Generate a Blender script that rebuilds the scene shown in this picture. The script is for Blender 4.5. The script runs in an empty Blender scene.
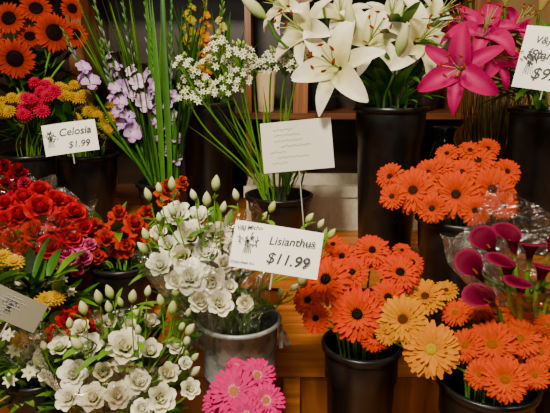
import bpy, math, random
from math import sin, cos, pi, radians
from mathutils import Vector, Matrix
R = random.Random(11)
UP = Vector((0,0,1))
CAM = Vector((0,0,1.5)); TH = radians(14); FPX = 550.0
V = Vector

def S(c):
    def f(x):
        x/=255.0
        return x/12.92 if x<=0.04045 else ((x+0.055)/1.055)**2.4
    return (f(c[0]),f(c[1]),f(c[2]))
def kk(py): return cos(TH)+sin(TH)*(206-py)/FPX
def P(px,py,D):
    """world point at distance D (metres along the floor) measured off the photo"""
    v=(206-py)/FPX; k=kk(py)
    return V((D*(px-275)/FPX/k, D, CAM.z+D*(cos(TH)*v-sin(TH))/k))
def rad(rp,py,D): return rp*D/FPX/kk(py)
def mix(a,b,t): return tuple(a[i]*(1-t)+b[i]*t for i in range(3))
def jit(c,a=.12):
    k=1+R.uniform(-a,a); return tuple(min(1,x*k) for x in c)
def rv(a): return V((R.uniform(-a,a),R.uniform(-a,a),R.uniform(-a,a)))
def satur(c,s=1.15):
    l=.3*c[0]+.55*c[1]+.15*c[2]; ch=max(c)-min(c)
    return tuple(max(0.0,min(1.0,(l+(x-l)*s)*(1-.55*ch))) for x in c)

# ------------------------------------------------------------ materials
def newmat(name):
    m=bpy.data.materials.new(name); m.use_nodes=True
    nt=m.node_tree; b=nt.nodes['Principled BSDF']; return m,nt,b
def m_vc(name,rough=.5,transl=.25,spec=.3,var=.25,scale=60):
    m,nt,b=newmat(name); N=nt.nodes; L=nt.links
    a=N.new('ShaderNodeAttribute'); a.attribute_name='Col'
    t=N.new('ShaderNodeTexCoord'); n=N.new('ShaderNodeTexNoise'); n.inputs['Scale'].default_value=scale
    L.new(t.outputs['Object'],n.inputs['Vector'])
    mr=N.new('ShaderNodeMapRange'); mr.inputs['To Min'].default_value=1-var; mr.inputs['To Max'].default_value=1+var
    L.new(n.outputs['Fac'],mr.inputs['Value'])
    vm=N.new('ShaderNodeVectorMath'); vm.operation='SCALE'
    L.new(a.outputs['Color'],vm.inputs[0]); L.new(mr.outputs[0],vm.inputs['Scale'])
    L.new(vm.outputs[0],b.inputs['Base Color'])
    b.inputs['Roughness'].default_value=rough; b.inputs['Specular IOR Level'].default_value=spec
    if transl>0:
        tr=N.new('ShaderNodeBsdfTranslucent'); L.new(vm.outputs[0],tr.inputs['Color'])
        mx=N.new('ShaderNodeMixShader'); mx.inputs[0].default_value=transl
        L.new(b.outputs[0],mx.inputs[1]); L.new(tr.outputs[0],mx.inputs[2])
        L.new(mx.outputs[0],N['Material Output'].inputs['Surface'])
    return m
PETAL=m_vc('petal',.6,.2,.06,.12)
LEAF=m_vc('foliage',.42,.2,.35,.3,40)
PAPER=m_vc('paper_card',.75,.0,.2,.03,20)
def m_plain(name,c,rough,metal=0,noise=None,bump=0,spec=.5):
    m,nt,b=newmat(name); N=nt.nodes; L=nt.links
    b.inputs['Base Color'].default_value=(*c,1); b.inputs['Roughness'].default_value=rough
    b.inputs['Metallic'].default_value=metal; b.inputs['Specular IOR Level'].default_value=spec
    if noise:
        t=N.new('ShaderNodeTexCoord'); n=N.new('ShaderNodeTexNoise'); n.inputs['Scale'].default_value=noise[0]
        n.inputs['Detail'].default_value=5
        L.new(t.outputs['Object'],n.inputs['Vector'])
        r=N.new('ShaderNodeValToRGB'); r.color_ramp.elements[0].color=(*noise[1],1); r.color_ramp.elements[1].color=(*noise[2],1)
        r.color_ramp.elements[0].position=.3; r.color_ramp.elements[1].position=.7
        L.new(n.outputs['Fac'],r.inputs[0]); L.new(r.outputs[0],b.inputs['Base Color'])
        if bump:
            bp=N.new('ShaderNodeBump'); bp.inputs['Strength'].default_value=bump; bp.inputs['Distance'].default_value=.002
            L.new(n.outputs['Fac'],bp.inputs['Height']); L.new(bp.outputs[0],b.inputs['Normal'])
    return m
BLACK=m_plain('black_plastic',(.006,.006,.006),.34,noise=(25,(.003,.003,.003),(.010,.010,.010)),bump=.15,spec=.45)
def m_galv():
    m,nt,b=newmat('galvanised_steel'); N=nt.nodes; L=nt.links
    t=N.new('ShaderNodeTexCoord'); v=N.new('ShaderNodeTexVoronoi'); v.inputs['Scale'].default_value=70
    L.new(t.outputs['Object'],v.inputs['Vector'])
    r=N.new('ShaderNodeValToRGB'); r.color_ramp.elements[0].color=(.16,.165,.16,1); r.color_ramp.elements[1].color=(.32,.33,.32,1)
    s=N.new('ShaderNodeSeparateColor'); L.new(v.outputs['Color'],s.inputs[0]); L.new(s.outputs[0],r.inputs[0])
    L.new(r.outputs[0],b.inputs['Base Color']); b.inputs['Metallic'].default_value=.45; b.inputs['Roughness'].default_value=.45
    return m
GALV=m_galv()
def m_wood(name,c0,c1,sc=(2,30,30),rough=.4):
    m,nt,b=newmat(name); N=nt.nodes; L=nt.links
    t=N.new('ShaderNodeTexCoord'); mp=N.new('ShaderNodeMapping'); mp.inputs['Scale'].default_value=sc
    n=N.new('ShaderNodeTexNoise'); n.inputs['Scale'].default_value=1.5; n.inputs['Detail'].default_value=6; n.inputs['Distortion'].default_value=.6
    r=N.new('ShaderNodeValToRGB'); r.color_ramp.elements[0].color=(*c0,1); r.color_ramp.elements[1].color=(*c1,1)
    r.color_ramp.elements[0].position=.3; r.color_ramp.elements[1].position=.72
    L.new(t.outputs['Object'],mp.inputs[0]); L.new(mp.outputs[0],n.inputs['Vector']); L.new(n.outputs['Fac'],r.inputs[0]); L.new(r.outputs[0],b.inputs['Base Color'])
    b.inputs['Roughness'].default_value=rough
    return m
WOOD=m_wood('amber_wood',S((128,68,16)),S((204,126,46)))
WOODV=m_wood('amber_wood_upright',S((100,52,14)),S((158,92,34)),(30,30,2))
SHW=m_wood('brown_shelf_wood',S((76,38,14)),S((128,72,30)))  # shelf woods coloured darker to carry the shade of the background
SHV=m_wood('brown_shelf_upright',S((86,46,16)),S((156,98,44)),(30,30,2))
DARKW=m_wood('dark_wood',S((30,18,10)),S((52,32,18)))
WALL=m_plain('ochre_plaster',(.3,.2,.1),.8,noise=(5,S((120,90,50)),S((168,132,80))),bump=.3)
FLOORM=m_plain('floor_concrete',(.1,.09,.08),.7,noise=(8,S((60,52,44)),S((92,82,70))),bump=.2)
CERAM=m_plain('cream_ceramic',S((225,200,150)),.25)
FOAM=m_plain('white_foam',S((190,185,175)),.7,noise=(60,S((196,188,164)),S((218,210,188))),bump=.2)
TEAL=m_plain('teal_glaze',S((15,32,36)),.12)
INK=m_plain('black_ink',(.01,.01,.012),.6)
GREY=m_plain('pencil_grey',S((150,150,144)),.7)
PLAST=m_plain('clear_pick_plastic',S((150,155,150)),.25)
def m_cello():
    m,nt,b=newmat('cellophane'); N=nt.nodes; L=nt.links
    N.remove(b)
    t=N.new('ShaderNodeTexCoord'); n=N.new('ShaderNodeTexNoise'); n.inputs['Scale'].default_value=16; n.inputs['Detail'].default_value=4; n.inputs['Distortion'].default_value=2.2
    L.new(t.outputs['Object'],n.inputs['Vector'])
    bp=N.new('ShaderNodeBump'); bp.inputs['Strength'].default_value=1; bp.inputs['Distance'].default_value=.03
    L.new(n.outputs['Fac'],bp.inputs['Height'])
    tr=N.new('ShaderNodeBsdfTransparent'); tr.inputs[0].default_value=(.95,.96,.97,1)
    g=N.new('ShaderNodeBsdfGlossy'); g.inputs['Roughness'].default_value=.17; g.inputs['Color'].default_value=(1,1,1,1)
    L.new(bp.outputs[0],g.inputs['Normal'])
    lw=N.new('ShaderNodeLayerWeight'); lw.inputs['Blend'].default_value=.35; L.new(bp.outputs[0],lw.inputs['Normal'])
    mr=N.new('ShaderNodeMapRange'); mr.inputs['To Min'].default_value=.13; mr.inputs['To Max'].default_value=.55
    L.new(lw.outputs['Fresnel'],mr.inputs['Value'])
    mx=N.new('ShaderNodeMixShader'); L.new(mr.outputs[0],mx.inputs[0]); L.new(tr.outputs[0],mx.inputs[1]); L.new(g.outputs[0],mx.inputs[2])
    L.new(mx.outputs[0],N['Material Output'].inputs['Surface'])
    return m
CELLO=m_cello()

# ------------------------------------------------------------ mesh builder
class MB:
    def __init__(s,mats): s.v=[];s.f=[];s.m=[];s.c=[];s.mats=mats;s.flat=set()
    def grid(s,rows,cols,mat=0,closed=False):
        b=len(s.v); n=len(rows[0])
        for i,r in enumerate(rows):
            for p in r: s.v.append(tuple(p)); s.c.append(cols[i])
        for i in range(len(rows)-1):
            for j in range(n if closed else n-1):
                j2=(j+1)%n
                s.f.append((b+i*n+j,b+i*n+j2,b+(i+1)*n+j2,b+(i+1)*n+j)); s.m.append(mat)
    def box(s,x0,x1,y0,y1,z0,z1,c=(.5,.5,.5),mat=0):
        b=len(s.v)
        for z in (z0,z1):
            for x,y in ((x0,y0),(x1,y0),(x1,y1),(x0,y1)): s.v.append((x,y,z)); s.c.append(c)
        for f in ((3,2,1,0),(4,5,6,7),(0,1,5,4),(1,2,6,5),(2,3,7,6),(3,0,4,7)):
            s.flat.add(len(s.f)); s.f.append(tuple(b+i for i in f)); s.m.append(mat)
    def obj(s,name,M=None):
        me=bpy.data.meshes.new(name); me.from_pydata(s.v,[],s.f)
        for m in s.mats: me.materials.append(m)
        me.polygons.foreach_set('material_index',s.m)
        me.polygons.foreach_set('use_smooth',[i not in s.flat for i in range(len(s.f))])
        a=me.color_attributes.new('Col','FLOAT_COLOR','POINT')
        fl=[]; sat=s.mats[0] is PETAL
        for c in s.c:
            if sat: c=satur(c)
            fl+= [c[0],c[1],c[2],1.0]
        a.data.foreach_set('color',fl); me.update()
        o=bpy.data.objects.new(name,me); bpy.context.scene.collection.objects.link(o)
        if M is not None: o.matrix_world=M
        return o

def frame(pos,d,roll=0):
    q=V(d).to_track_quat('Z','Y')
    return Matrix.Translation(pos)@q.to_matrix().to_4x4()@Matrix.Rotation(roll,4,'Z')
strap=lambda t: (.5+.5*min(1,t*2.2)) if t<.78 else math.sqrt(max(.0,1-((t-.78)/.235)**2))
pnt=lambda t: max(.02,sin(pi*(t*.9+.1)))**.75
lilyshape=lambda t: max(.03,sin(pi*(t**.85*.9+.1)))**.62
def rnd(t): return .3+.7*sin(pi*.5*t/.65) if t<.65 else math.sqrt(max(.05,1-((t-.65)/.38)**2))

def petal(mb,M,phi,L,W,a0,a1,c0,c1,r0=0,z0=0,n=4,m=1,shape=strap,cup=.2,ruf=0,mat=0,cm=None,curl=0,edge=None):
    cp,sp=cos(phi),sin(phi); r=r0; z=z0; b=len(mb.v); k=2*m+1
    for i in range(n+1):
        t=i/n; a=radians(a0+(a1-a0)*t-(curl if t>.8 else 0))
        if i: r+=L/n*cos(a); z+=L/n*sin(a)
        w=W*.5*shape(t); nx,nz=-sin(a),cos(a)
        col=mix(c0,c1,t)
        if edge and i==n: col=edge
        for j in range(-m,m+1):
            s=j/m
            off=cup*w*s*s+(ruf*W*sin(s*4+t*8+phi*5)*t*abs(s) if ruf else 0)
            rr=r+nx*off; zz=z+nz*off; y=s*w
            mb.v.append(tuple(M@V((rr*cp-y*sp,rr*sp+y*cp,zz))))
            mb.c.append(mix(col,cm,.8*(1-t)) if (cm and j==0) else col)
    for i in range(n):
        for j in range(k-1):
            mb.f.append((b+i*k+j,b+i*k+j+1,b+(i+1)*k+j+1,b+(i+1)*k+j)); mb.m.append(mat)
def lathe(mb,M,prof,cols,seg=12,mat=0):
    rows=[[M@V((r*cos(2*pi*j/seg),r*sin(2*pi*j/seg),z)) for j in range(seg)] for r,z in prof]
    if not isinstance(cols,list): cols=[cols]*len(prof)
    mb.grid(rows,cols,mat,True)
def tube(mb,pts,r0,r1,c,mat=1,seg=5,c1=None):
    n=len(pts); rows=[]; cols=[]
    for i,p in enumerate(pts):
        d=(pts[min(i+1,n-1)]-pts[max(i-1,0)])
        if d.length<1e-7: d=V((0,0,1))
        q=d.to_track_quat('Z','Y'); r=r0+(r1-r0)*i/(n-1)
        rows.append([p+q@V((r*cos(2*pi*j/seg),r*sin(2*pi*j/seg),0)) for j in range(seg)])
        cols.append(mix(c,c1 or c,i/(n-1)))
    mb.grid(rows,cols,mat,True)
def bez(a,b,c,d,n=8):
    return [a*(1-t)**3+b*3*t*(1-t)**2+c*3*t*t*(1-t)+d*t**3 for t in [i/n for i in range(n+1)]]
def leaf(mb,p,d,L,W,c,droop=.6,mat=1,n=6,c2=None,shape=pnt):
    p=V(p); d=V(d).normalized(); rows=[]; cols=[]
    for i in range(n+1):
        t=i/n
        side=d.cross(UP)
        side=side.normalized() if side.length>1e-3 else V((1,0,0))
        nn=side.cross(d)
        w=W*.5*shape(t)
        rows.append([p-side*w+nn*w*.3,p.copy(),p+side*w+nn*w*.3]); cols.append(mix(c,c2 or c,t))
        p=p+d*(L/n); d=(d-UP*(droop/n)).normalized()
    mb.grid(rows,cols,mat)
def bud(mb,pos,d,L,r,c0,c1,mat=0,seg=8):
    M=frame(pos,d)
    prof=[(r*.25,0),(r*.8,L*.2),(r,L*.42),(r*.8,L*.65),(r*.4,L*.86),(r*.03,L)]
    lathe(mb,M,prof,[mix(c0,c1,z/L) for _,z in prof],seg,mat)

# ------------------------------------------------------------ flowers
G1=S((66,112,34)); G2=S((106,148,52)); G3=S((36,68,22)); GD=S((20,38,14)); GL=S((160,186,95))
def gerbera(mb,p,d,r,co,ci,cd,cr=None,np=24):
    M=frame(p,d,R.uniform(0,6)); co=jit(co); cr=cr or ci
    tilt=R.uniform(-6,6)
    for L,a0,a1,n,w in ((1.0,12,-14,np,.24),(.9,22,-4,np-2,.2),(.62,36,16,18,.15)):
        for i in range(n):
            c=jit(co,.2)
            petal(mb,M,2*pi*(i+R.uniform(-.25,.25))/n,r*(L-.12)*R.uniform(.93,1.04),r*w,a0+R.uniform(-7,7)+tilt,a1+R.uniform(-12,12),mix(c,ci,.5),c,r0=r*.12,n=4,shape=strap,cup=.45)
    for q,(rr,el) in enumerate(((.2,50),(.14,65))):
        for i in range(18):
            petal(mb,M,2*pi*(i+q*.5)/18,r*.12,r*.05,el,el-25,cr,cr,r0=r*rr*.85,z0=r*.04,n=2,shape=pnt)
    lathe(mb,M,[(r*.2,-.01*r),(r*.2,r*.06),(r*.16,r*.12),(r*.09,r*.13),(r*.0,r*.1)],[cr,cd,cd,mix(cd,(0,0,0),.3),cd],14)
    lathe(mb,M,[(r*.02,-r*.22),(r*.12,-r*.18),(r*.2,-r*.04),(r*.2,0)],G1,10,1)
def calyx(mb,M,r):
    for i in range(5): petal(mb,M,2*pi*i/5,r*.6,r*.2,20,60,G3,G1,r0=.02*r,z0=-r*.45,n=3,shape=pnt,mat=1)
    lathe(mb,M,[(r*.06,-r*.75),(r*.2,-r*.6),(r*.16,-r*.4)],G1,8,1)
def rose(mb,p,d,r,c,cdk,layers=5,ruf=.05,open_=0,tight=0):
    M=frame(p,d,R.uniform(0,6))
    for k in range(layers):
        n=3+k
        for i in range(n):
            cc=jit(c,.1)
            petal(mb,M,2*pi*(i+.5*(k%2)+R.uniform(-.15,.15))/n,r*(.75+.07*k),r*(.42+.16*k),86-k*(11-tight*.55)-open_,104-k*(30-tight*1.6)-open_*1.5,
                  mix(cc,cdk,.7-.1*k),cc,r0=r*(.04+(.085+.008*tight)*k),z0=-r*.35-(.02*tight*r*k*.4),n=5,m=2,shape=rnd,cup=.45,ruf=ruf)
    calyx(mb,M,r)
def cuprose(mb,p,d,r,c,cdk,rimc):
    """tight bud-like rose: nested cups with rolled rims"""
    M=frame(p,d,R.uniform(0,6))
    for k,(n,L,W,a0,a1,cu) in enumerate(((2,.95,.5,80,118,0),(3,.98,.66,66,112,0),(3,1.02,.85,54,104,12),(4,1.08,.95,40,98,30),(5,1.1,1.0,24,90,60),(5,1.1,1.05,8,72,80))):
        for i in range(n):
            cc=jit(c,.12)
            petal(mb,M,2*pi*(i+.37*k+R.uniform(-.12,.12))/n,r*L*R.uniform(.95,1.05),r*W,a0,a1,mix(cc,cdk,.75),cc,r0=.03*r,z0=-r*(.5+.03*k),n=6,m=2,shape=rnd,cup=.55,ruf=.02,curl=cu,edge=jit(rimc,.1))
    calyx(mb,M,r)
def lisi(mb,p,d,r):
    c=mix(S((246,238,208)),S((252,250,240)),R.random())
    if R.random()<.3: cuprose(mb,p,d,r*.9,c,S((214,214,145)),c)
    else: rose(mb,p,d,r*1.1,c,S((214,214,140)),layers=R.choice((3,4,4)),ruf=.09,open_=R.uniform(-6,5),tight=2)
def lily(mb,p,d,r,c0,c1,cm,roll=0,wid=.56,a=(60,-30)):
    M=frame(p,d,roll)
    for i in range(6):
        o=i%2
        petal(mb,M,pi/3*i,r*1.2*R.uniform(.95,1.05),r*(wid if o else wid*.7),a[0]+o*3,a[1]+R.uniform(-18,12),c0,jit(c1,.04),r0=r*.05,z0=-r*.4-.01*o*r,n=10,m=2,shape=lilyshape,cup=.5 if o else .35,ruf=.07,cm=cm)
    for i in range(6):
        an=pi/3*i+.5; q=r*.28
        pts=[M@V((cos(an)*q*t*t,sin(an)*q*t*t,-r*.35+r*.95*t)) for t in (0,.35,.7,1)]
        tube(mb,pts,r*.014,r*.01,S((190,205,130)),0,4)
        e=pts[-1]; t1=(M.to_3x3()@V((-sin(an),cos(an),.2))).normalized()
        bud(mb,e-t1*r*.08,t1,r*.16,r*.034,S((110,40,10)),S((140,58,16)),0,6)
    tube(mb,[M@V((0,0,-r*.3)),M@V((.02*r,0,r*.3)),M@V((.06*r,0,r*.72))],r*.02,r*.02,S((180,200,120)),0,5)
    bud(mb,M@V((.06*r,0,r*.68)),M.to_3x3()@V((0,0,1)),r*.07,r*.035,S((120,90,110)),S((120,90,110)),0,6)
def starflower(mb,p,d,r,c,cc,n=6,w=.42):
    M=frame(p,d,R.uniform(0,6))
    for i in range(n): petal(mb,M,2*pi*i/n,r,r*w,30,5,mix(c,cc,.25),c,n=3,shape=pnt,cup=.3)
    lathe(mb,M,[(r*.2,0),(r*.15,r*.2),(0,r*.28)],cc,6)
def mum(mb,p,d,r,c,cd,layers=3):
    M=frame(p,d,R.uniform(0,6))
    for k in range(layers):
        n=15-2*k
        for i in range(n): petal(mb,M,2*pi*(i+k*.5)/n,r*(1-.22*k),r*.26,8+22*k,-8+26*k,mix(jit(c,.15),cd,.3),jit(c,.12),n=3,shape=strap)
    lathe(mb,M,[(r*.3,0),(r*.24,r*.16),(0,r*.22)],cd,8)
def carn(mb,p,d,r,c):
    M=frame(p,d,R.uniform(0,6))
    for k in range(5):
        n=6+2*(4-k)
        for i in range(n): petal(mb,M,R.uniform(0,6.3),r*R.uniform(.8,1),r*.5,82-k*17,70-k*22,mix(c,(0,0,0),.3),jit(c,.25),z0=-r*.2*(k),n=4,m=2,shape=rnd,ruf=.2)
    lathe(mb,M,[(r*.1,-r*1.2),(r*.22,-r*.9),(r*.28,-r*.4),(r*.1,-.1*r)],G1,8,1)
def sunfl(mb,p,d,r,c,cd):
    M=frame(p,d,R.uniform(0,6))
    for k in range(2):
        for i in range(17):
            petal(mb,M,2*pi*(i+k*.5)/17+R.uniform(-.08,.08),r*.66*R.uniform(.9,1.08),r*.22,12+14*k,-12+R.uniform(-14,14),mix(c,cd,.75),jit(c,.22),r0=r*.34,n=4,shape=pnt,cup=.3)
    for q in range(3):
        for i in range(24): petal(mb,M,2*pi*(i+.5*q)/24,r*.08,r*.045,60,30,cd,mix(cd,c,.12),r0=r*(.38-.1*q),z0=r*.05,n=2,shape=pnt)
    lathe(mb,M,[(r*.4,-r*.02),(r*.4,r*.06),(r*.26,r*.1),(0,r*.07)],cd,16)
    for i in range(12): petal(mb,M,2*pi*i/12,r*.5,r*.18,0,20,G3,G1,r0=.1*r,z0=-r*.1,n=3,shape=pnt,mat=1)
def calla(mb,p,d,L,Rr,c,cin,roll):
    M=frame(p,d,roll); rows=[];cols=[]; n=11;k=17
    for i in range(n+1):
        t=i/n; row=[]
        for j in range(k+1):
            an=-pi*1.15+2*pi*1.15*j/k
            fr=max(0,cos(an*.5)); fr=fr*fr
            h=L*t*(.5+.5*fr); rr=Rr*(.18+.35*t+.47*t**3)*(1+.9*t**4*fr)
            rr*=(1-.25*(j/k))
            h-=L*.16*t**6*fr
            row.append(M@V((rr*cos(an),rr*sin(an),h)))
        rows.append(row); cols.append(mix(mix(GL,c,.35),c,min(1,t*3)) if t<.97 else mix(c,cin,.7))
    mb.grid(rows,cols,0)
    tube(mb,[M@V((0,0,L*.05)),M@V((.002,0,L*.3)),M@V((.004,0,L*.5))],.0035,.002,S((150,90,50)),0,6)

def stem(mb,b,rim,h,d,r,c,mat=1,n=9):
    """stem from inside bucket (b) through the mouth (rim) to the back of head h facing d"""
    d=V(d).normalized(); dist=(h-rim).length
    pts=[b]+bez(rim,rim+(rim-b).normalized()*dist*.4,h-d*.04-UP*dist*.3,h-d*.006,n)
    tube(mb,pts,r*1.15,r,c,mat,5); return pts
def px_ref(D,z):
    t=(z-CAM.z)/D; e=math.atan(t)+TH
    return 206-FPX*math.tan(e)
class Vessel:
    def __init__(s,px,D,base,rimz,r): 
        s.r=r; s.D=D; s.base=base; s.rz=rimz
        s.x=D*(px-275)/FPX/kk(px_ref(D,rimz)); s.c=V((s.x,D,rimz))
    def pts(s,h):
        o=V((h.x-s.x,h.y-s.D,0)); o=o.normalized() if o.length>1e-4 else V((0,0,0))
        a=R.uniform(0,6.3); q=R.uniform(0,.35)*s.r
        rim=s.c+o*s.r*.55*R.uniform(.5,1)+V((cos(a)*q,sin(a)*q,0))
        b=V((s.x+R.uniform(-.3,.3)*s.r,s.D+R.uniform(-.3,.3)*s.r,s.base+.02))
        return b,rim
def bucket(name,ves,mat,rbf=.76,kind='tall'):
    h=ves.rz-ves.base; r=ves.r; rb=r*rbf; mb=MB([mat])
    R_=lambda z: rb+(r*.96-rb)*z/h
    prof=[(0,0),(rb*.97,0),(rb,.004)]
    if kind=='galv':
        for zz in (.12,.42,.72):
            z=h*zz; prof+=[(R_(z-.006),z-.006),(R_(z)+.003,z-.002),(R_(z)+.003,z+.002),(R_(z),z+.006)]
        prof+=[(r*.97,h-.012),(r+.002,h-.011),(r+.006,h-.006),(r+.003,h),(r-.002,h-.001),(r*.96,h-.008)]
    else:
        z=h*.8 if h>.3 else h*.7
        prof+=[(R_(z-.004),z-.004),(R_(z)+.004,z),(r*.985,h-.02),(r*.99,h-.014),(r+.006,h-.013),(r+.007,h-.002),(r+.004,h),(r-.001,h),(r*.965,h-.006)]
    prof+=[(rb-.004,.007),(0,.007)]
    M=Matrix.Translation((ves.x,ves.D,ves.base)); lathe(mb,M,prof,(.02,.02,.02),40,0)
    if kind=='galv':
        for s in (-1,1):
            c=V((ves.x+s*(r+.004),ves.D,ves.base+h-.045))
            mb.box(c.x-.004,c.x+.004,c.y-.02,c.y+.02,c.z-.018,c.z+.018)
            pts=[c+V((s*.006+s*.012*sin(a),0.022*cos(a),-.02*sin(a))) for a in [pi*i/8 for i in range(9)]]
            tube(mb,pts,.003,.003,(.3,.3,.3),0,6)
    return mb.obj(name)
def face(h,ctr,o=.5,u=.3,c=1.0,j=.18):
    cv=(CAM-h).normalized(); ov=(h-ctr); ov=ov.normalized() if ov.length>1e-4 else UP
    return (cv*c+ov*o+UP*u+rv(j)).normalized()
def fol(mb,ctr,rx,ry,rz,n,L,W,cols=(G1,G2,G3),droop=.6,up=.7):
    for _ in range(n):
        a=R.uniform(0,6.3); q=R.uniform(.2,1); p=ctr+V((cos(a)*rx*q,sin(a)*ry*q,R.uniform(-rz,rz)))
        d=V((cos(a)*.8,sin(a)*.8-.2,up*R.uniform(.3,1.3)))+rv(.4)
        leaf(mb,p-d.normalized()*L*.4,d,L*R.uniform(.7,1.2),W*R.uniform(.7,1.2),jit(R.choice(cols),.25),droop*R.uniform(.3,1.3),c2=jit(R.choice(cols),.2))
def cello(parent,base,top,r0,r1,rows=12,seg=110):
    mb=MB([CELLO]); ax=(top-base); L=ax.length; M=frame(base,ax); g=[]
    ph=[R.uniform(0,6) for _ in range(6)]
    tri=lambda x: abs((x%1)-.5)*4-1
    for i in range(rows+1):
        t=i/rows; row=[]
        for j in range(seg+1):
            a=2*pi*j/seg
            w=1+t*(.10*sin(3*a+ph[0]+t)+.05*tri((7*a+ph[1]+1.5*t)/2/pi)+.035*tri((11*a+ph[2]-2*t)/2/pi)+.012*sin(29*a+5*t))
            rr=(r0+(r1-r0)*t**.8)*w*(1+.03*sin(9*t+4*a))
            zt=L*t*(1+t*(.10*tri(5*a/2/pi)+.05*sin(4*a+ph[3])))
            row.append(M@V((rr*cos(a),rr*sin(a),zt)))
        g.append(row)
    mb.grid(g,[(1,1,1)]*(rows+1)); o=mb.obj('cellophane_sleeve'); o.parent=parent; return o

def heads(mb,ves,lst,D,fn,ctr=None,slope=.0016,sr=.0024,sc=G2,**kw):
    cy=sum(h[1] for h in lst)/len(lst); cx=sum(h[0] for h in lst)/len(lst)
    C=ctr or P(cx,cy+25,D+.05)
    for h in lst:
        Dd=D+(cy-h[1])*slope+(h[3] if len(h)>3 else 0)+R.uniform(-.008,.008)
        p=P(h[0],h[1],Dd); r=rad(h[2],h[1],Dd); d=face(p,C,**kw)
        b,rim=ves.pts(p)
        stem(mb,b,rim,p-d*r*.15,d,sr,jit(sc)); fn(mb,p,d,r)

# ============================================================ ROOM
def slab(name,x0,x1,y0,y1,z0,z1,mat):
    mb=MB([mat]); mb.box(x0,x1,y0,y1,z0,z1); return mb.obj(name)
slab('floor',-2.4,2.4,-2.5,2.8,-.05,0,FLOORM)
slab('wall_back',-2.4,2.4,2.7,2.8,0,2.9,WALL)
slab('wall_left',-2.5,-2.4,-2.5,2.8,0,2.9,WALL)
slab('wall_right',2.4,2.5,-2.5,2.8,0,2.9,WALL)
slab('ceiling',-2.5,2.5,-2.5,2.8,2.9,2.95,m_plain('ceiling_paint',S((200,190,170)),.8))
slab('baseboard_back',-2.4,2.4,2.68,2.7,0,.12,DARKW)

# tiered display benches
X0,X1=-1.15,1.0
def bench(y0,y1,z,zf):
    mb=MB([WOOD,WOODV])
    n=max(1,round((y1-y0)/.12)); w=(y1-y0)/n
    for i in range(n): mb.box(X0,X1,y0+i*w,y0+(i+1)*w-.004,z-.022,z)
    mb.box(X0,X1,y0+.008,y0+.02,z-.09,z-.024)
    mb.box(X0,X1,y0+.022,y0+.034,zf,z-.1,mat=1)
    for x in (X0,-.5,.02,.55,X1-.04):
        mb.box(x,x+.04,y0+.035,y0+.07,0,z-.023,mat=1); mb.box(x,x+.04,y1-.05,y1-.012,0,z-.023,mat=1)
        mb.box(x,x+.04,y0+.0,y0+.021,zf,z-.091,mat=0)
    mb.obj('wooden_display_bench')
bench(.66,1.17,.55,.1); bench(1.18,1.41,.87,.3); bench(1.42,2.15,1.0,.4)

# back shelving unit
mb=MB([SHV,SHW,DARKW])
for px in (-60,84,249,300,470):
    x=P(px,100,2.35).x; w=.012 if px in(249,) else .03
    mb.box(x-w,x+w,2.3,2.66,0,2.3,mat=0)
xa,xb=P(-60,100,2.35).x-.03,P(470,100,2.35).x+.03
for z in (.45,.95,1.325,1.85,2.28): mb.box(xa,xb,2.29,2.67,z-.025,z,mat=1)
mb.box(xa,xb,2.67,2.69,0,2.3,mat=2)
mb.obj('wooden_shelf_unit')
def vase(name,x,y,z,h,r,mat,kind=0):
    mb=MB([mat]); prof=[(0,0),(.6,0),(.75,.05),(1,.35),(.95,.55),(.6,.78),(.45,.86),(.55,.97),(.6,1),(.5,1),(.4,.86),(.55,.74),(.8,.4),(0,.06)] if kind==0 else [(0,0),(.7,0),(.74,.03),(.8,.4),(.95,.9),(1.05,.97),(1.05,1),(.95,1),(.85,.9),(.7,.1),(0,.08)]
    lathe(mb,Matrix.Translation((x,y,z)),[(a*r,b*h) for a,b in prof],(.5,.5,.5),28); return mb.obj(name)
x=P(266,100,2.4).x; vase('cream_ceramic_vase',x,2.36,1.325,.17,.045,CERAM,1)
vase('teal_glazed_vase',P(442,150,2.0).x,1.98,1.0,.3,.075,TEAL)
for i,(px,h,r,k) in enumerate(((110,.25,.07,0),(150,.2,.08,1),(200,.26,.06,0),(325,.2,.07,0),(375,.22,.09,1),(430,.25,.07,0),(20,.25,.09,1))):
    vase('glazed_pot',P(px,60,2.4).x,2.45,1.325,h,r,m_plain('glaze_%d'%i,S(R.choice(((40,26,16),(22,28,22),(58,40,22),(30,18,12)))),.3),k)
# white foam crate on the top tier
mb=MB([FOAM]); x0,x1=-.09,.5; y0,y1,z0,z1=1.69,1.91,1.0,1.145
for b in ((x0,x1,y0,y0+.02,z0,z1),(x0,x1,y1-.02,y1,z0,z1),(x0,x0+.02,y0+.02,y1-.02,z0,z1),(x1-.02,x1,y0+.02,y1-.02,z0,z1),(x0+.02,x1-.02,y0+.02,y1-.02,z0,z0+.02),
          (x0-.008,x1+.008,y0-.008,y0,z1-.035,z1)): mb.box(*b)
mb.obj('white_foam_crate')
# dried grass bundle
mb=MB([LEAF]); cx=P(497,120,1.85).x
for i in range(420):
    a=R.uniform(0,6.3); q=R.random()**.5; b=V((cx+cos(a)*q*.05,1.87+sin(a)*q*.05,1.0)); c=R.choice((S((140,108,60)),S((105,94,52)),S((160,128,76)),S((80,90,48)),S((60,40,28))))
    t=V((cx+cos(a)*q*.11+R.uniform(-.03,.03),1.87+sin(a)*q*.09,1.0+R.uniform(.3,.52)))
    tube(mb,bez(b,b+UP*.15,t-UP*.15+rv(.02),t,5),.0016,.001,c,0,3)
tube(mb,[V((cx+.068*cos(a),1.87+.068*sin(a),1.13)) for a in [2*pi*i/24 for i in range(25)]],.006,.006,S((110,80,40)),0,6)
mb.obj('dried_grass_bundle')

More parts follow.
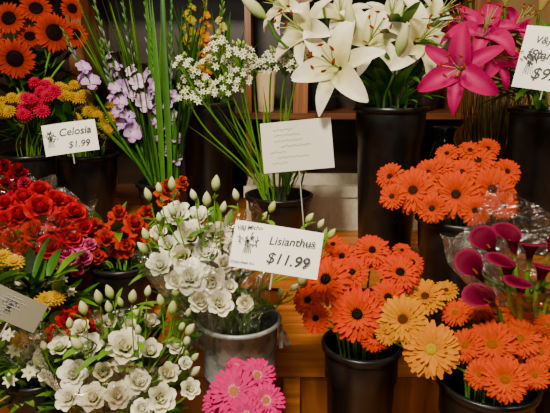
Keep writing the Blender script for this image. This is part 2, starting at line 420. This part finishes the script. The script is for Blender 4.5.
# ============================================================ BUCKETS
def rimz(py,D): return P(0,py,D).z
Vs={}
def mk(key,px,D,base,rz,r,mat=BLACK,name='black_flower_bucket',kind='tall',rbf=.78):
    v=Vessel(px,D,base,rz,r); Vs[key]=v; bucket(name,v,mat,rbf,kind); return v
mk('tl',207,1.9,1.0,rimz(101,1.9),.096)
mk('tc',391,1.52,1.0,rimz(105,1.52),.096)
mk('tr',551,1.53,1.0,rimz(107,1.53),.105,rbf=.9)
mk('orn',279,1.55,1.0,rimz(193,1.55),.092)
mk('mid',463,1.295,.87,rimz(214,1.295),.108)
mk('fc',362,1.06,.55,rimz(341,1.06),.079)
mk('fr',488,.95,.55,rimz(378,.95),.09)
mk('galv',239,1.075,.55,rimz(316,1.075),.085,GALV,'galvanised_bucket','galv',.72)
mk('mag',242,.82,.55,.83,.065)
mk('ll',112,1.0,.55,.80,.085)
mk('lr',38,1.085,.55,.86,.072)
mk('rose',42,1.30,.87,1.03,.08)
mk('org',122,1.315,.87,1.03,.075)
mk('dred',5,1.51,1.0,1.12,.07)
mk('mum',88,1.70,1.0,rimz(152,1.7),.088)
mk('mum2',28,1.75,1.0,rimz(152,1.75),.085)
mk('sun',35,2.0,1.0,1.38,.085)
mk('glad',163,1.62,1.0,rimz(180,1.62),.075)
mk('cal',562,1.085,.55,.88,.072)
def c_of(k,z): return V((Vs[k].x,Vs[k].D,z))

PM=[PETAL,LEAF]
OR=S((244,98,4)); DKC=S((46,24,8))
mb=MB(PM); v=Vs['mid']
heads(mb,v,[(413,190,25),(456,194,25),(492,189,24),(440,168,15),(478,160,18),(390,176,15),(507,171,15),(462,172,17),(428,172,15),(503,205,15),(392,196,14),(470,150,13),(447,153,12),(488,148,12),(432,208,16),(475,210,16)],1.27,
      lambda m,p,d,r: gerbera(m,p,d,r,OR,S((225,74,4)),DKC,S((160,80,16))),slope=.0022)
fol(mb,P(460,195,1.32),.08,.06,.03,10,.1,.03)
mb.obj('orange_gerbera_bunch')
mb=MB(PM); v=Vs['fc']
heads(mb,v,[(326,279,27),(357,314,29),(372,250,19,.02),(400,272,22),(342,256,16,.03),(308,300,17,.02),(388,297,19),(412,262,14,.03),(352,272,18,.02),(316,318,16,.02),(333,244,12,.05),(385,262,15,.02),(375,335,17,.01),(402,250,10,.05)],1.06,
      lambda m,p,d,r: gerbera(m,p,d,r,S((242,80,2)),S((242,132,16)),S((20,9,4)),S((80,30,8))),slope=.0016)
mb.obj('orange_gerbera_bunch')
mb=MB(PM); v=Vs['fr']
heads(mb,v,[(403,319,26),(425,296,21,.02),(446,290,13,.04),(387,332,13,.02)],1.0,
      lambda m,p,d,r: gerbera(m,p,d,r,S((250,166,0)),S((246,140,0)),S((80,42,6)),S((170,90,6))),ctr=P(430,330,1.05))
heads(mb,v,[(431,349,30)],.93,lambda m,p,d,r: gerbera(m,p,d,r,S((252,152,70)),S((254,190,96)),S((190,165,36)),S((236,170,50))),ctr=P(440,350,1.0),j=.05)
heads(mb,v,[(479,304,20,.03),(492,344,26),(520,338,22),(465,345,18,.02),(505,379,24,-.02),(540,352,18),(527,312,17,.03),(480,374,16),(455,312,15,.04),(548,325,14),(535,375,15),(500,318,16,.03)],.94,
      lambda m,p,d,r: gerbera(m,p,d,r,S((244,92,4)),S((248,132,10)),S((150,86,14)),S((236,140,16))))
fol(mb,P(485,350,1.0),.08,.06,.04,10,.09,.03)
o=mb.obj('mixed_gerbera_bunch')
mb=MB(PM); v=Vs['mag']
heads(mb,v,[(234,391,27),(257,375,20,.02),(218,402,17,.02),(266,400,20),(246,416,22,-.02),(236,366,11,.04)],.83,
      lambda m,p,d,r: gerbera(m,p,d,r,S((214,48,118)),S((238,118,166)),S((170,110,80)),S((240,190,190)),22),j=.1)
mb.obj('magenta_gerbera_bunch')

# ---- lisianthus
def lisibunch(name,ves,hs,D,bl,ctrpx,nb,nl,rx,rz):
    mb=MB(PM); C=P(ctrpx[0],ctrpx[1],D+.07)
    heads(mb,ves,hs,D,lisi,ctr=C,o=.6,u=.55,j=.35,sc=G2)
    bl=list(bl)
    for _ in range(nb):
        h=R.choice(hs); bl.append((h[0]+R.uniform(-26,26),h[1]+R.uniform(-28,14)))
    for (px,py) in bl:
        p=P(px,py,D+R.uniform(.0,.06)); d=(V((R.uniform(-.5,.5),-.2,1))+(p-C)*3).normalized()
        b,rim=ves.pts(p); stem(mb,b,rim,p,d,.0015,jit(G2))
        L=R.uniform(.022,.036); g=R.random()
        bud(mb,p,d,L,L*.27,S((160,182,90)),mix(S((248,244,214)),S((190,204,122)),g*.8))
        for i in range(4): petal(mb,frame(p,d),i*pi/2,L*.7,L*.1,55,85,G1,G2,n=3,shape=pnt,mat=1)
        leaf(mb,p-d*.02,d+rv(.9),.04,.012,jit(G2,.2),.5,c2=G2)
    fol(mb,C+V((0,-.005,-.02)),rx,.08,rz,nl,.07,.022,(G1,G2,G3,S((110,145,70))),.7)
    return mb.obj(name)
o=lisibunch('white_lisianthus_bunch',Vs['galv'],[(176,214,13),(191,236,15),(206,250,17),(182,256,14),(217,234,12),(190,276,16),(211,282,15),(200,300,13),(168,245,12),(224,262,11),(160,264,12),(220,303,12),(245,303,10),(232,246,9),(198,216,11,.02),(174,280,11),(158,230,10,.02),(230,286,10)],1.05,
   [(150,200),(160,193),(172,190),(195,200),(207,206),(215,190),(237,200),(160,222),(148,240),(306,222),(328,238),(318,228),(290,290),(280,296),(270,212),(262,220),(300,285),(222,212)],(205,262),8,170,.12,.12)
cello(o,c_of('galv',.90),P(200,235,1.12),.06,.14)
o=lisibunch('white_lisianthus_bunch',Vs['ll'],[(125,346,16),(103,372,14),(151,350,15),(168,373,13),(88,346,13),(139,380,15),(73,374,13),(118,395,13),(161,398,13),(60,346,10),(93,397,13),(109,322,11),(150,322,11),(176,345,10),(80,328,9),(190,388,9),(68,397,11),(142,408,12),(130,326,9,.02),(186,362,8),(120,362,10,.01),(45,375,8)],.97,
   [(180,330),(187,316),(186,345),(100,303),(112,298),(122,306),(132,302),(147,296),(162,306),(70,328),(85,314),(45,350),(42,366),(55,385),(192,360),(190,375),(138,334),(172,314)],(120,362),16,230,.14,.09)
cello(o,c_of('ll',.80),P(115,335,1.02),.06,.165)

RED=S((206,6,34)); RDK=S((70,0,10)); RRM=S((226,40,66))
mb=MB(PM)
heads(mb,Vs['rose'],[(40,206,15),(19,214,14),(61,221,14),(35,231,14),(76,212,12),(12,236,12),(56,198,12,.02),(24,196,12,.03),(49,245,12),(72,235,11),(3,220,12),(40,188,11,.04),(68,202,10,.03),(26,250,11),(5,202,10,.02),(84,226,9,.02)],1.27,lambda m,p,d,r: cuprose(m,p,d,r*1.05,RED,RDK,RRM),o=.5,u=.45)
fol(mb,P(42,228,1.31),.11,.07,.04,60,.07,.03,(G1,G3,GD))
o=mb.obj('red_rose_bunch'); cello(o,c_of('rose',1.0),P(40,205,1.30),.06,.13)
mb=MB(PM)
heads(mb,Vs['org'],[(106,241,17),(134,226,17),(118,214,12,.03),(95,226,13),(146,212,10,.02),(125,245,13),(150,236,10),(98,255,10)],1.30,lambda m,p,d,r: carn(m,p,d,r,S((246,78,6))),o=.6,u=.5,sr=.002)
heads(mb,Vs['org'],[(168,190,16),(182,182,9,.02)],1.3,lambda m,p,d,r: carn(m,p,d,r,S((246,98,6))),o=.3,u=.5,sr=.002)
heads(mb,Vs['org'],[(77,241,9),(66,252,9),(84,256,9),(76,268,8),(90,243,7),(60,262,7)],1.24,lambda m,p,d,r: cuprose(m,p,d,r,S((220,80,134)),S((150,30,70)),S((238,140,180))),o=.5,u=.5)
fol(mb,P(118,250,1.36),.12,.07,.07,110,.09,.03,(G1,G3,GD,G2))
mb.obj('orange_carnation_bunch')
mb=MB(PM)
heads(mb,Vs['dred'],[(18,172,13),(6,186,12),(30,187,9),(4,165,9)],1.47,lambda m,p,d,r: carn(m,p,d,r,S((140,6,24))),u=.5)
heads(mb,Vs['dred'],[(24,182,8),(12,196,8)],1.42,lambda m,p,d,r: carn(m,p,d,r,S((220,36,90))),u=.5)
fol(mb,P(10,195,1.5),.1,.06,.04,30,.08,.03,(G1,G3,GD))
o=mb.obj('crimson_celosia_bunch'); cello(o,c_of('dred',1.08),P(15,175,1.52),.05,.1)
mb=MB(PM)
heads(mb,Vs['lr'],[(67,319,14),(80,310,11,.02),(55,332,12),(72,335,11),(88,325,9),(58,310,9,.03)],1.06,lambda m,p,d,r: carn(m,p,d,r,S((190,6,26))),u=.5)
heads(mb,Vs['lr'],[(46,300,9),(57,296,8),(38,305,8),(5,270,12),(14,262,9),(20,340,8),(2,255,8)],1.10,lambda m,p,d,r: mum(m,p,d,r*1.2,S((250,200,4)),S((200,130,4))),u=.6)
heads(mb,Vs['lr'],[(20,285,8),(42,284,8),(15,350,9),(30,372,9),(10,380,8),(8,335,8),(35,335,7),(62,280,7),(70,292,7)],1.08,lambda m,p,d,r: starflower(m,p,d,r,S((236,232,210)),S((200,190,100)),7,.5),u=.6)
fol(mb,P(35,320,1.12),.13,.06,.13,190,.085,.024,(G1,G3,GD,G2))
fol(mb,P(20,375,1.06),.09,.06,.06,90,.085,.02,(G1,G3,GL,G2))
o=mb.obj('mixed_garden_bouquet'); cello(o,c_of('lr',.86),P(45,300,1.10),.055,.12)
# ---- mums
mb=MB(PM)
ylist=[];plist=[]
for cx,cy,n,sx,sy in ((18,104,14,20,9),(76,92,14,18,9),(92,118,14,18,10),(58,86,7,12,6),(100,132,8,14,8),(112,112,5,8,8)):
    for _ in range(n): ylist.append((cx+R.uniform(-sx,sx),cy+R.uniform(-sy,sy),R.uniform(5,7.5),R.uniform(-.03,.05)))
for cx,cy,n,sx,sy in ((40,102,10,14,9),(46,86,7,12,6),(28,112,4,6,5)):
    for _ in range(n): plist.append((cx+R.uniform(-sx,sx),cy+R.uniform(-sy,sy),R.uniform(6,8.5),R.uniform(-.05,.02)))
C=P(65,125,1.75)
heads(mb,Vs['mum'],ylist,1.68,lambda m,p,d,r: mum(m,p,d,r,S((252,200,4)),S((200,130,4))),ctr=C,u=.6,sr=.0014)
heads(mb,Vs['mum2'],plist,1.65,lambda m,p,d,r: mum(m,p,d,r,S((190,16,72)),S((110,4,36))),ctr=C,u=.6,sr=.0014)
fol(mb,P(60,122,1.72),.2,.07,.05,130,.08,.03,(G1,G3,GD))
mb.obj('yellow_chrysanthemum_bunch')
mb=MB(PM)
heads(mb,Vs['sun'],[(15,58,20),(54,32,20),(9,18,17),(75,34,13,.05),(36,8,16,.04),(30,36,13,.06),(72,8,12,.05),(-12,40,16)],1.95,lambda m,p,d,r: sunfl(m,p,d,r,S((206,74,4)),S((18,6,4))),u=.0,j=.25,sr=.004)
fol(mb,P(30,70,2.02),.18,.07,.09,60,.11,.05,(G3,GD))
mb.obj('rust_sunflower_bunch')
# ---- gladiolus
def gladspike(mb,ves,tip,D,c,cthr,f0,f1,bend=0,fs=.034):
    tp=P(tip[0],tip[1],D); b,rim=ves.pts(tp)
    pts=[b]+bez(rim,rim+(tp-rim)*.33+V((bend,0,.03)),rim+(tp-rim)*.66+V((bend,0,.03)),tp,26)
    tube(mb,pts,.005,.0022,G1,1,6,G1); n=len(pts)-1
    def at(t): 
        q=t*n; i=min(n-1,int(q)); return pts[i].lerp(pts[i+1],q-i),(pts[i+1]-pts[i]).normalized()
    t=f0;k=0
    while t<.99:
        p,ax=at(t); s=-1 if k%2 else 1
        d=(V((s*.75,-.75,.1))+ax*.5+rv(.35)).normalized()
        if t<f1:
            r=fs*(1-.45*(t-f0)/(f1-f0+.01)); M=frame(p+d*.018,d,R.uniform(0,1))
            for i in range(6): petal(mb,M,pi/3*i,r*1.05,r*.75,62,5 if i%2 else -12,cthr,jit(c,.1),z0=-r*.5,n=5,m=2,shape=rnd,cup=.3,ruf=.1)
            leaf(mb,p,ax+d*.4,.04,.012,G1,.1); t+=.046
        else:
            L=.032*(1-.6*(t-f1)/(1-f1+.01)); bud(mb,p,(ax*1.6+V((s*.4,-.2,0))+rv(.2)).normalized(),L,L*.15,G3,mix(G1,c,.3 if t<f1+.1 else .05),1,6); t+=.028
        k+=1
LAV=S((192,150,212)); LV2=S((232,208,230))
mb=MB(PM); v=Vs['glad']
for tip,D,f0,f1,bd in (((62,28),1.6,.62,.75,-.03),((88,-22),1.66,.45,.62,-.02),((118,-30),1.62,.38,.56,-.01),((142,-40),1.68,.34,.52,0),((172,-25),1.6,.14,.46,0),((100,38),1.58,.34,.66,-.03),((150,20),1.64,.14,.58,0)):
    gladspike(mb,v,tip,D,LAV if R.random()<.6 else LV2,LV2,f0,f1,bd)
for i in range(64):
    px=R.uniform(70,215); tp=P(px,R.uniform(-30,110),R.uniform(1.58,1.72)); b,rim=v.pts(tp)
    d=(tp-rim); leaf(mb,rim-d.normalized()*.03,d.normalized()+V((0,0,.08)),d.length*1.05,.018,jit(G1,.25),.16,n=12,c2=jit(R.choice((G2,G3,G1))))
mb.obj('lavender_gladiolus_bunch')
mb=MB(PM); v=Vs['tl']
for tip,D,f0,f1,c in (((206,-12),1.88,.25,.75,S((226,120,40))),((190,-30),1.92,.4,.7,S((150,150,60))),((225,-30),1.9,.35,.6,S((190,190,120)))):
    gladspike(mb,v,tip,D,c,S((220,190,90)),f0,f1,0,.026)
for i in range(34):
    tp=P(R.uniform(155,272),R.uniform(-20,60),R.uniform(1.85,1.97)); b,rim=v.pts(tp); d=tp-rim
    leaf(mb,rim-d.normalized()*.05,d,d.length,.024,jit(G3,.25),.12,n=12,c2=G1)
mb.obj('peach_gladiolus_bunch')
# ---- ornithogalum
mb=MB(PM); v=Vs['orn']; WH=S((240,240,212))
for (px,py,s) in ((196,84,1),(214,68,1.1),(240,60,1.1),(226,92,1),(254,72,.8),(286,70,1),(190,103,.8),(240,82,.8),(206,98,.9),(272,64,.7),(218,52,.7),(184,70,.6),(300,66,.7)):
    D=1.5+R.uniform(-.05,.05); p=P(px,py,D); b,rim=v.pts(p); d=(V(((px-250)*.006,-.3,1))).normalized()
    pts=[b]+bez(rim,rim+UP*.12+V(((p.x-rim.x)*.2,0,0)),p-d*.14,p,12); tube(mb,pts,.0034,.0026,G2,1,6,G1)
    for i in range(int(26*s)):
        a=i*2.4; q=(i/26/s)**.6; rr=.045*s*q; e=p+V((cos(a)*rr,sin(a)*rr,.038*(1-q*q)+R.uniform(-.006,.006)))
        tube(mb,[p-d*.02,p.lerp(e,.5),e],.0013,.001,G2,1,4)
        if q>.4: starflower(mb,e,(e-p+V((0,-.025,0.01))).normalized(),R.uniform(.009,.013),WH,S((96,110,30)))
        else: bud(mb,e,UP+rv(.4),.013,.0042,G2,S((200,210,130)),0,6)
for i in range(22):
    tp=P(R.uniform(190,340),R.uniform(80,150),R.uniform(1.48,1.62)); b,rim=v.pts(tp); d=tp-rim
    leaf(mb,rim,d,d.length,.012,jit(G2,.2),.3,n=9)
mb.obj('star_of_bethlehem_bunch')
# ---- white lilies
mb=MB(PM); v=Vs['tc']; LW0=S((222,222,150)); LW1=S((252,246,234)); LM=S((236,214,150))
for (px,py,rp,D,d,ro) in ((333,64,46,1.36,(-.45,-.8,.2),.3),(300,28,40,1.45,(-.7,-.55,.4),.9),(372,36,40,1.42,(.15,-.8,.5),.1),(424,36,42,1.42,(.3,-.9,.35),.7),(340,10,34,1.52,(-.2,-.6,.8),.5),(392,12,34,1.52,(0,-.6,.8),.2),(440,12,30,1.5,(.5,-.6,.5),.2),(280,4,28,1.5,(-.8,-.5,.5),.9)):
    p=P(px,py,D); dd=V(d).normalized(); r=rad(rp,py,D); b,rim=v.pts(p); stem(mb,b,rim,p-dd*r*.4,dd,.004,G1); lily(mb,p,dd,r,LW0,LW1,LM,ro)
for px,py,D,d in ((266,18,1.45,(-.7,-.2,.6)),(322,-5,1.5,(-.1,-.1,1)),(405,5,1.5,(.2,-.1,1)),(398,56,1.4,(.1,-.5,.9)),(352,36,1.42,(-.2,-.4,1))):
    p=P(px,py,D); dd=V(d).normalized(); b,rim=v.pts(p); stem(mb,b,rim,p,dd,.0035,G1); bud(mb,p,dd,.09,.016,S((150,180,90)),S((235,228,190)))
for i in range(120):
    a=R.uniform(0,6.3); p=v.c+V((cos(a)*.06,sin(a)*.05,R.uniform(.0,.2))); leaf(mb,p,V((cos(a),sin(a)*.8-.2,R.uniform(.2,1.1))),R.uniform(.09,.16),R.uniform(.018,.03),jit(R.choice((G1,G3,G2)),.2),R.uniform(.3,1.2),n=8,c2=G1)
mb.obj('white_oriental_lily_bunch')
# ---- pink lilies
mb=MB(PM); v=Vs['tr']; K0=S((182,40,104)); K1=S((164,6,84)); KM=S((220,110,150))
for (px,py,rp,D,d,ro) in ((458,68,40,1.3,(-.5,-.85,.1),.5),(486,26,36,1.36,(-.1,-.7,.6),.2),(500,56,30,1.4,(.2,-.9,.2),.8),(462,24,26,1.42,(-.5,-.4,.7),.1),(518,22,28,1.42,(.3,-.6,.6),.4)):
    p=P(px,py,D); dd=V(d).normalized(); r=rad(rp,py,D); b,rim=v.pts(p); stem(mb,b,rim,p-dd*r*.4,dd,.004,G1); lily(mb,p,dd,r,K0,K1,KM,ro,.58)
for px,py,D,d in ((505,5,1.4,(0,-.1,1)),(478,56,1.38,(-.2,-.7,-.4)),(470,0,1.4,(-.2,0,1)),(540,10,1.4,(.3,0,1))):
    p=P(px,py,D); dd=V(d).normalized(); b,rim=v.pts(p); stem(mb,b,rim,p,dd,.0035,G1); bud(mb,p,dd,.085,.015,S((150,150,80)),S((185,40,105)))
for i in range(90):
    a=R.uniform(0,6.3); p=v.c+V((cos(a)*.07-.02,sin(a)*.05,R.uniform(.0,.2))); leaf(mb,p,V((cos(a)-.3,sin(a)*.8-.2,R.uniform(.1,1.1))),R.uniform(.09,.15),R.uniform(.018,.03),jit(R.choice((G1,G3,G2)),.2),R.uniform(.3,1.2),n=8,c2=G1)
mb.obj('pink_stargazer_lily_bunch')
# ---- callas
mb=MB(PM); v=Vs['cal']; PC=S((84,10,36)); PI=S((140,48,76))
for px,py,D,d,ro in ((528,268,1.0,(-.1,-.3,1),-1.4),(508,284,.98,(-.35,-.3,1),-2.2),(486,284,1.0,(-.7,-.2,.8),2.9),(547,260,1.03,(.2,-.2,1),-1.2),(520,302,.96,(-.25,-.4,.9),-1.9),(548,300,.98,(.3,-.35,1),-1.0),(497,308,.97,(-.7,-.4,.65),-2.4),(515,260,1.04,(-.3,.0,1),-2.6),(537,288,.97,(.0,-.4,1),-1.7),(500,262,1.03,(-.6,0,.8),3.1)):
    p=P(px,py,D); dd=V(d).normalized(); b,rim=v.pts(p); stem(mb,b,rim,p,dd,.0045,G2); calla(mb,p,dd,.09,.02,PC,PI,ro)
fol(mb,P(525,300,1.03),.06,.05,.04,14,.1,.03,(G1,G3))
o=mb.obj('purple_calla_lily_bunch'); cello(o,c_of('cal',.9),P(516,250,1.01)+V((0,0,.03)),.05,.14)

# ---- signs
def sign(name,cpx,cpy,D,wpx,hpx,roll,d,lines,stick=.14,logo=None,curl=.006,tone=(236,233,222),scrib=False):
    c=P(cpx,cpy,D); w=2*rad(wpx/2,cpy,D); h=2*rad(hpx/2,cpy,D)
    z=V(d).normalized(); x=UP.cross(z).normalized(); y=z.cross(x)
    M=Matrix((( x.x,y.x,z.x,c.x),(x.y,y.y,z.y,c.y),(x.z,y.z,z.z,c.z),(0,0,0,1)))@Matrix.Rotation(radians(roll),4,'Z')
    mb=MB([PAPER,INK,PLAST,GREY]); col=S(tone)
    f=lambda u: curl*((u*2)**2)*-1
    for s,zo in ((1,0),(-1,-.0012)):
        rows=[[V((w*(j/8-.5)*s,h*(i/4-.5),f(j/8-.5)+zo)) for j in range(9)] for i in range(5)]; mb.grid(rows,[col]*5,0)
    if scrib:
        for q in range(7):
            yy=h*(.34-.11*q); xs=-w*.4+R.uniform(0,w*.2); n=R.randint(14,30)
            tube(mb,[V((xs+i*w*.016,yy+h*.02*sin(i*2.1+q)+h*.01*sin(i*5.3),f((xs+i*w*.016)/w)+.001)) for i in range(n)],.0007,.0007,(0,0,0),3,3)
    if logo:
        lx,ly,lr=logo[0]*w,logo[1]*h,logo[2]*h
        for i in range(34):
            a=R.uniform(0,6.3); q=R.uniform(0,1)
            petal(mb,Matrix.Translation((lx+cos(a)*lr*q*1.3,ly+sin(a)*lr*q*.8,.0008)),R.uniform(0,6.3),lr*.45,lr*.13,0,0,(0,0,0),(0,0,0),n=3,shape=pnt,cup=0,mat=1)
        for i in range(5):
            x0_=lx+(i-2)*lr*.12; 
            tube(mb,[V((x0_,ly-lr*.5,.0008)),V((lx+(i-2)*lr*.25,ly-lr*1.7,.0008))],.0006,.0006,(0,0,0),1,3)
    if stick:
        tube(mb,[V((0,-h*.2,-.004)),V((0,-h*.5-stick,-.004))],.0018,.0018,(.6,.6,.6),2,6)
        mb.box(-.012,.012,-h*.45,-h*.25,-.006,-.002,mat=2)
    o=mb.obj(name,M)
    for i,(s,size,tx,ty,rot) in enumerate(lines):
        cu=bpy.data.curves.new('t','FONT'); cu.body=s; cu.size=size*h; cu.shear=.25; cu.align_x='CENTER'; cu.align_y='CENTER'; cu.extrude=.0001; cu.offset=size*h*.008
        to=bpy.data.objects.new('t',cu); bpy.context.scene.collection.objects.link(to); bpy.context.view_layer.update()
        me=bpy.data.meshes.new_from_object(to.evaluated_get(bpy.context.evaluated_depsgraph_get()))
        bpy.data.objects.remove(to); me.materials.clear(); me.materials.append(INK)
        t=bpy.data.objects.new('lettering_%d'%(i+1),me); bpy.context.scene.collection.objects.link(t)
        t.parent=o; t.location=(tx*w,ty*h,f(tx)+.0012); t.rotation_euler=(0,0,radians(rot))
    return o
sign('price_sign',276,249,.93,90,47,-8,(-.05,-.93,.32),[('Lisianthus',.25,.16,.2,5),('$11.99',.33,.14,-.2,0),('V&J Michaels',.13,-.3,.38,6),('always fresh flowers',.08,-.32,-.38,0)],.03,(-.32,.12,.17))
sign('blank_sign_card',297,145,1.40,71,50,6,(-.1,-.97,.2),[],.16,None,.002,(205,200,182),True)
sign('price_sign',70,137,1.53,52,31,7,(.15,-.95,.25),[('Celosia',.34,.1,.18,0),('$1.99',.3,.14,-.24,0)],.03,(-.36,.1,.2))
sign('price_sign',551,59,1.24,60,62,-8,(-.45,-.88,.15),[('V&J',.16,-.2,.28,0),('Stargazer',.2,.05,.05,0),('$9.99',.26,.05,-.25,0)],.02,(-.3,.0,.16))
sign('price_sign',15,308,.95,54,30,-30,(.2,-.9,.3),[],.05,(-.1,.1,.2),.004,(110,106,88),True)  # dark card tone puts the shade on this sign into its colour

# ============================================================ LIGHT + CAMERA
def area(name,loc,target,size,power,col,sy=None):
    l=bpy.data.lights.new(name,'AREA'); l.energy=power; l.size=size; l.color=col
    if sy: l.shape='RECTANGLE'; l.size_y=sy
    o=bpy.data.objects.new(name,l); bpy.context.scene.collection.objects.link(o)
    o.location=loc; o.rotation_euler=(V(target)-V(loc)).to_track_quat('-Z','Y').to_euler()
area('ceiling_lamp_main',(-.35,-.05,2.6),(0,1.25,1.0),.35,80,(1,.87,.68))
area('ceiling_lamp_side',(1.2,.6,2.6),(.2,1.4,1.0),.4,16,(1,.8,.55))
area('front_fill_light',(-.6,-2.2,1.7),(0,1.4,1.1),1.2,19,(1,.93,.84))  # unseen soft light added behind the camera as frontal fill
w=bpy.data.worlds.new('world'); bpy.context.scene.world=w; w.use_nodes=True
w.node_tree.nodes['Background'].inputs[0].default_value=(1,.85,.7,1); w.node_tree.nodes['Background'].inputs[1].default_value=.07
cd=bpy.data.cameras.new('camera'); cd.sensor_width=36; cd.lens=36; cd.clip_start=.02
co=bpy.data.objects.new('camera',cd); bpy.context.scene.collection.objects.link(co)
co.location=CAM; co.rotation_euler=(radians(90)-TH,0,0); bpy.context.scene.camera=co
print('verts',sum(len(m.vertices) for m in bpy.data.meshes))
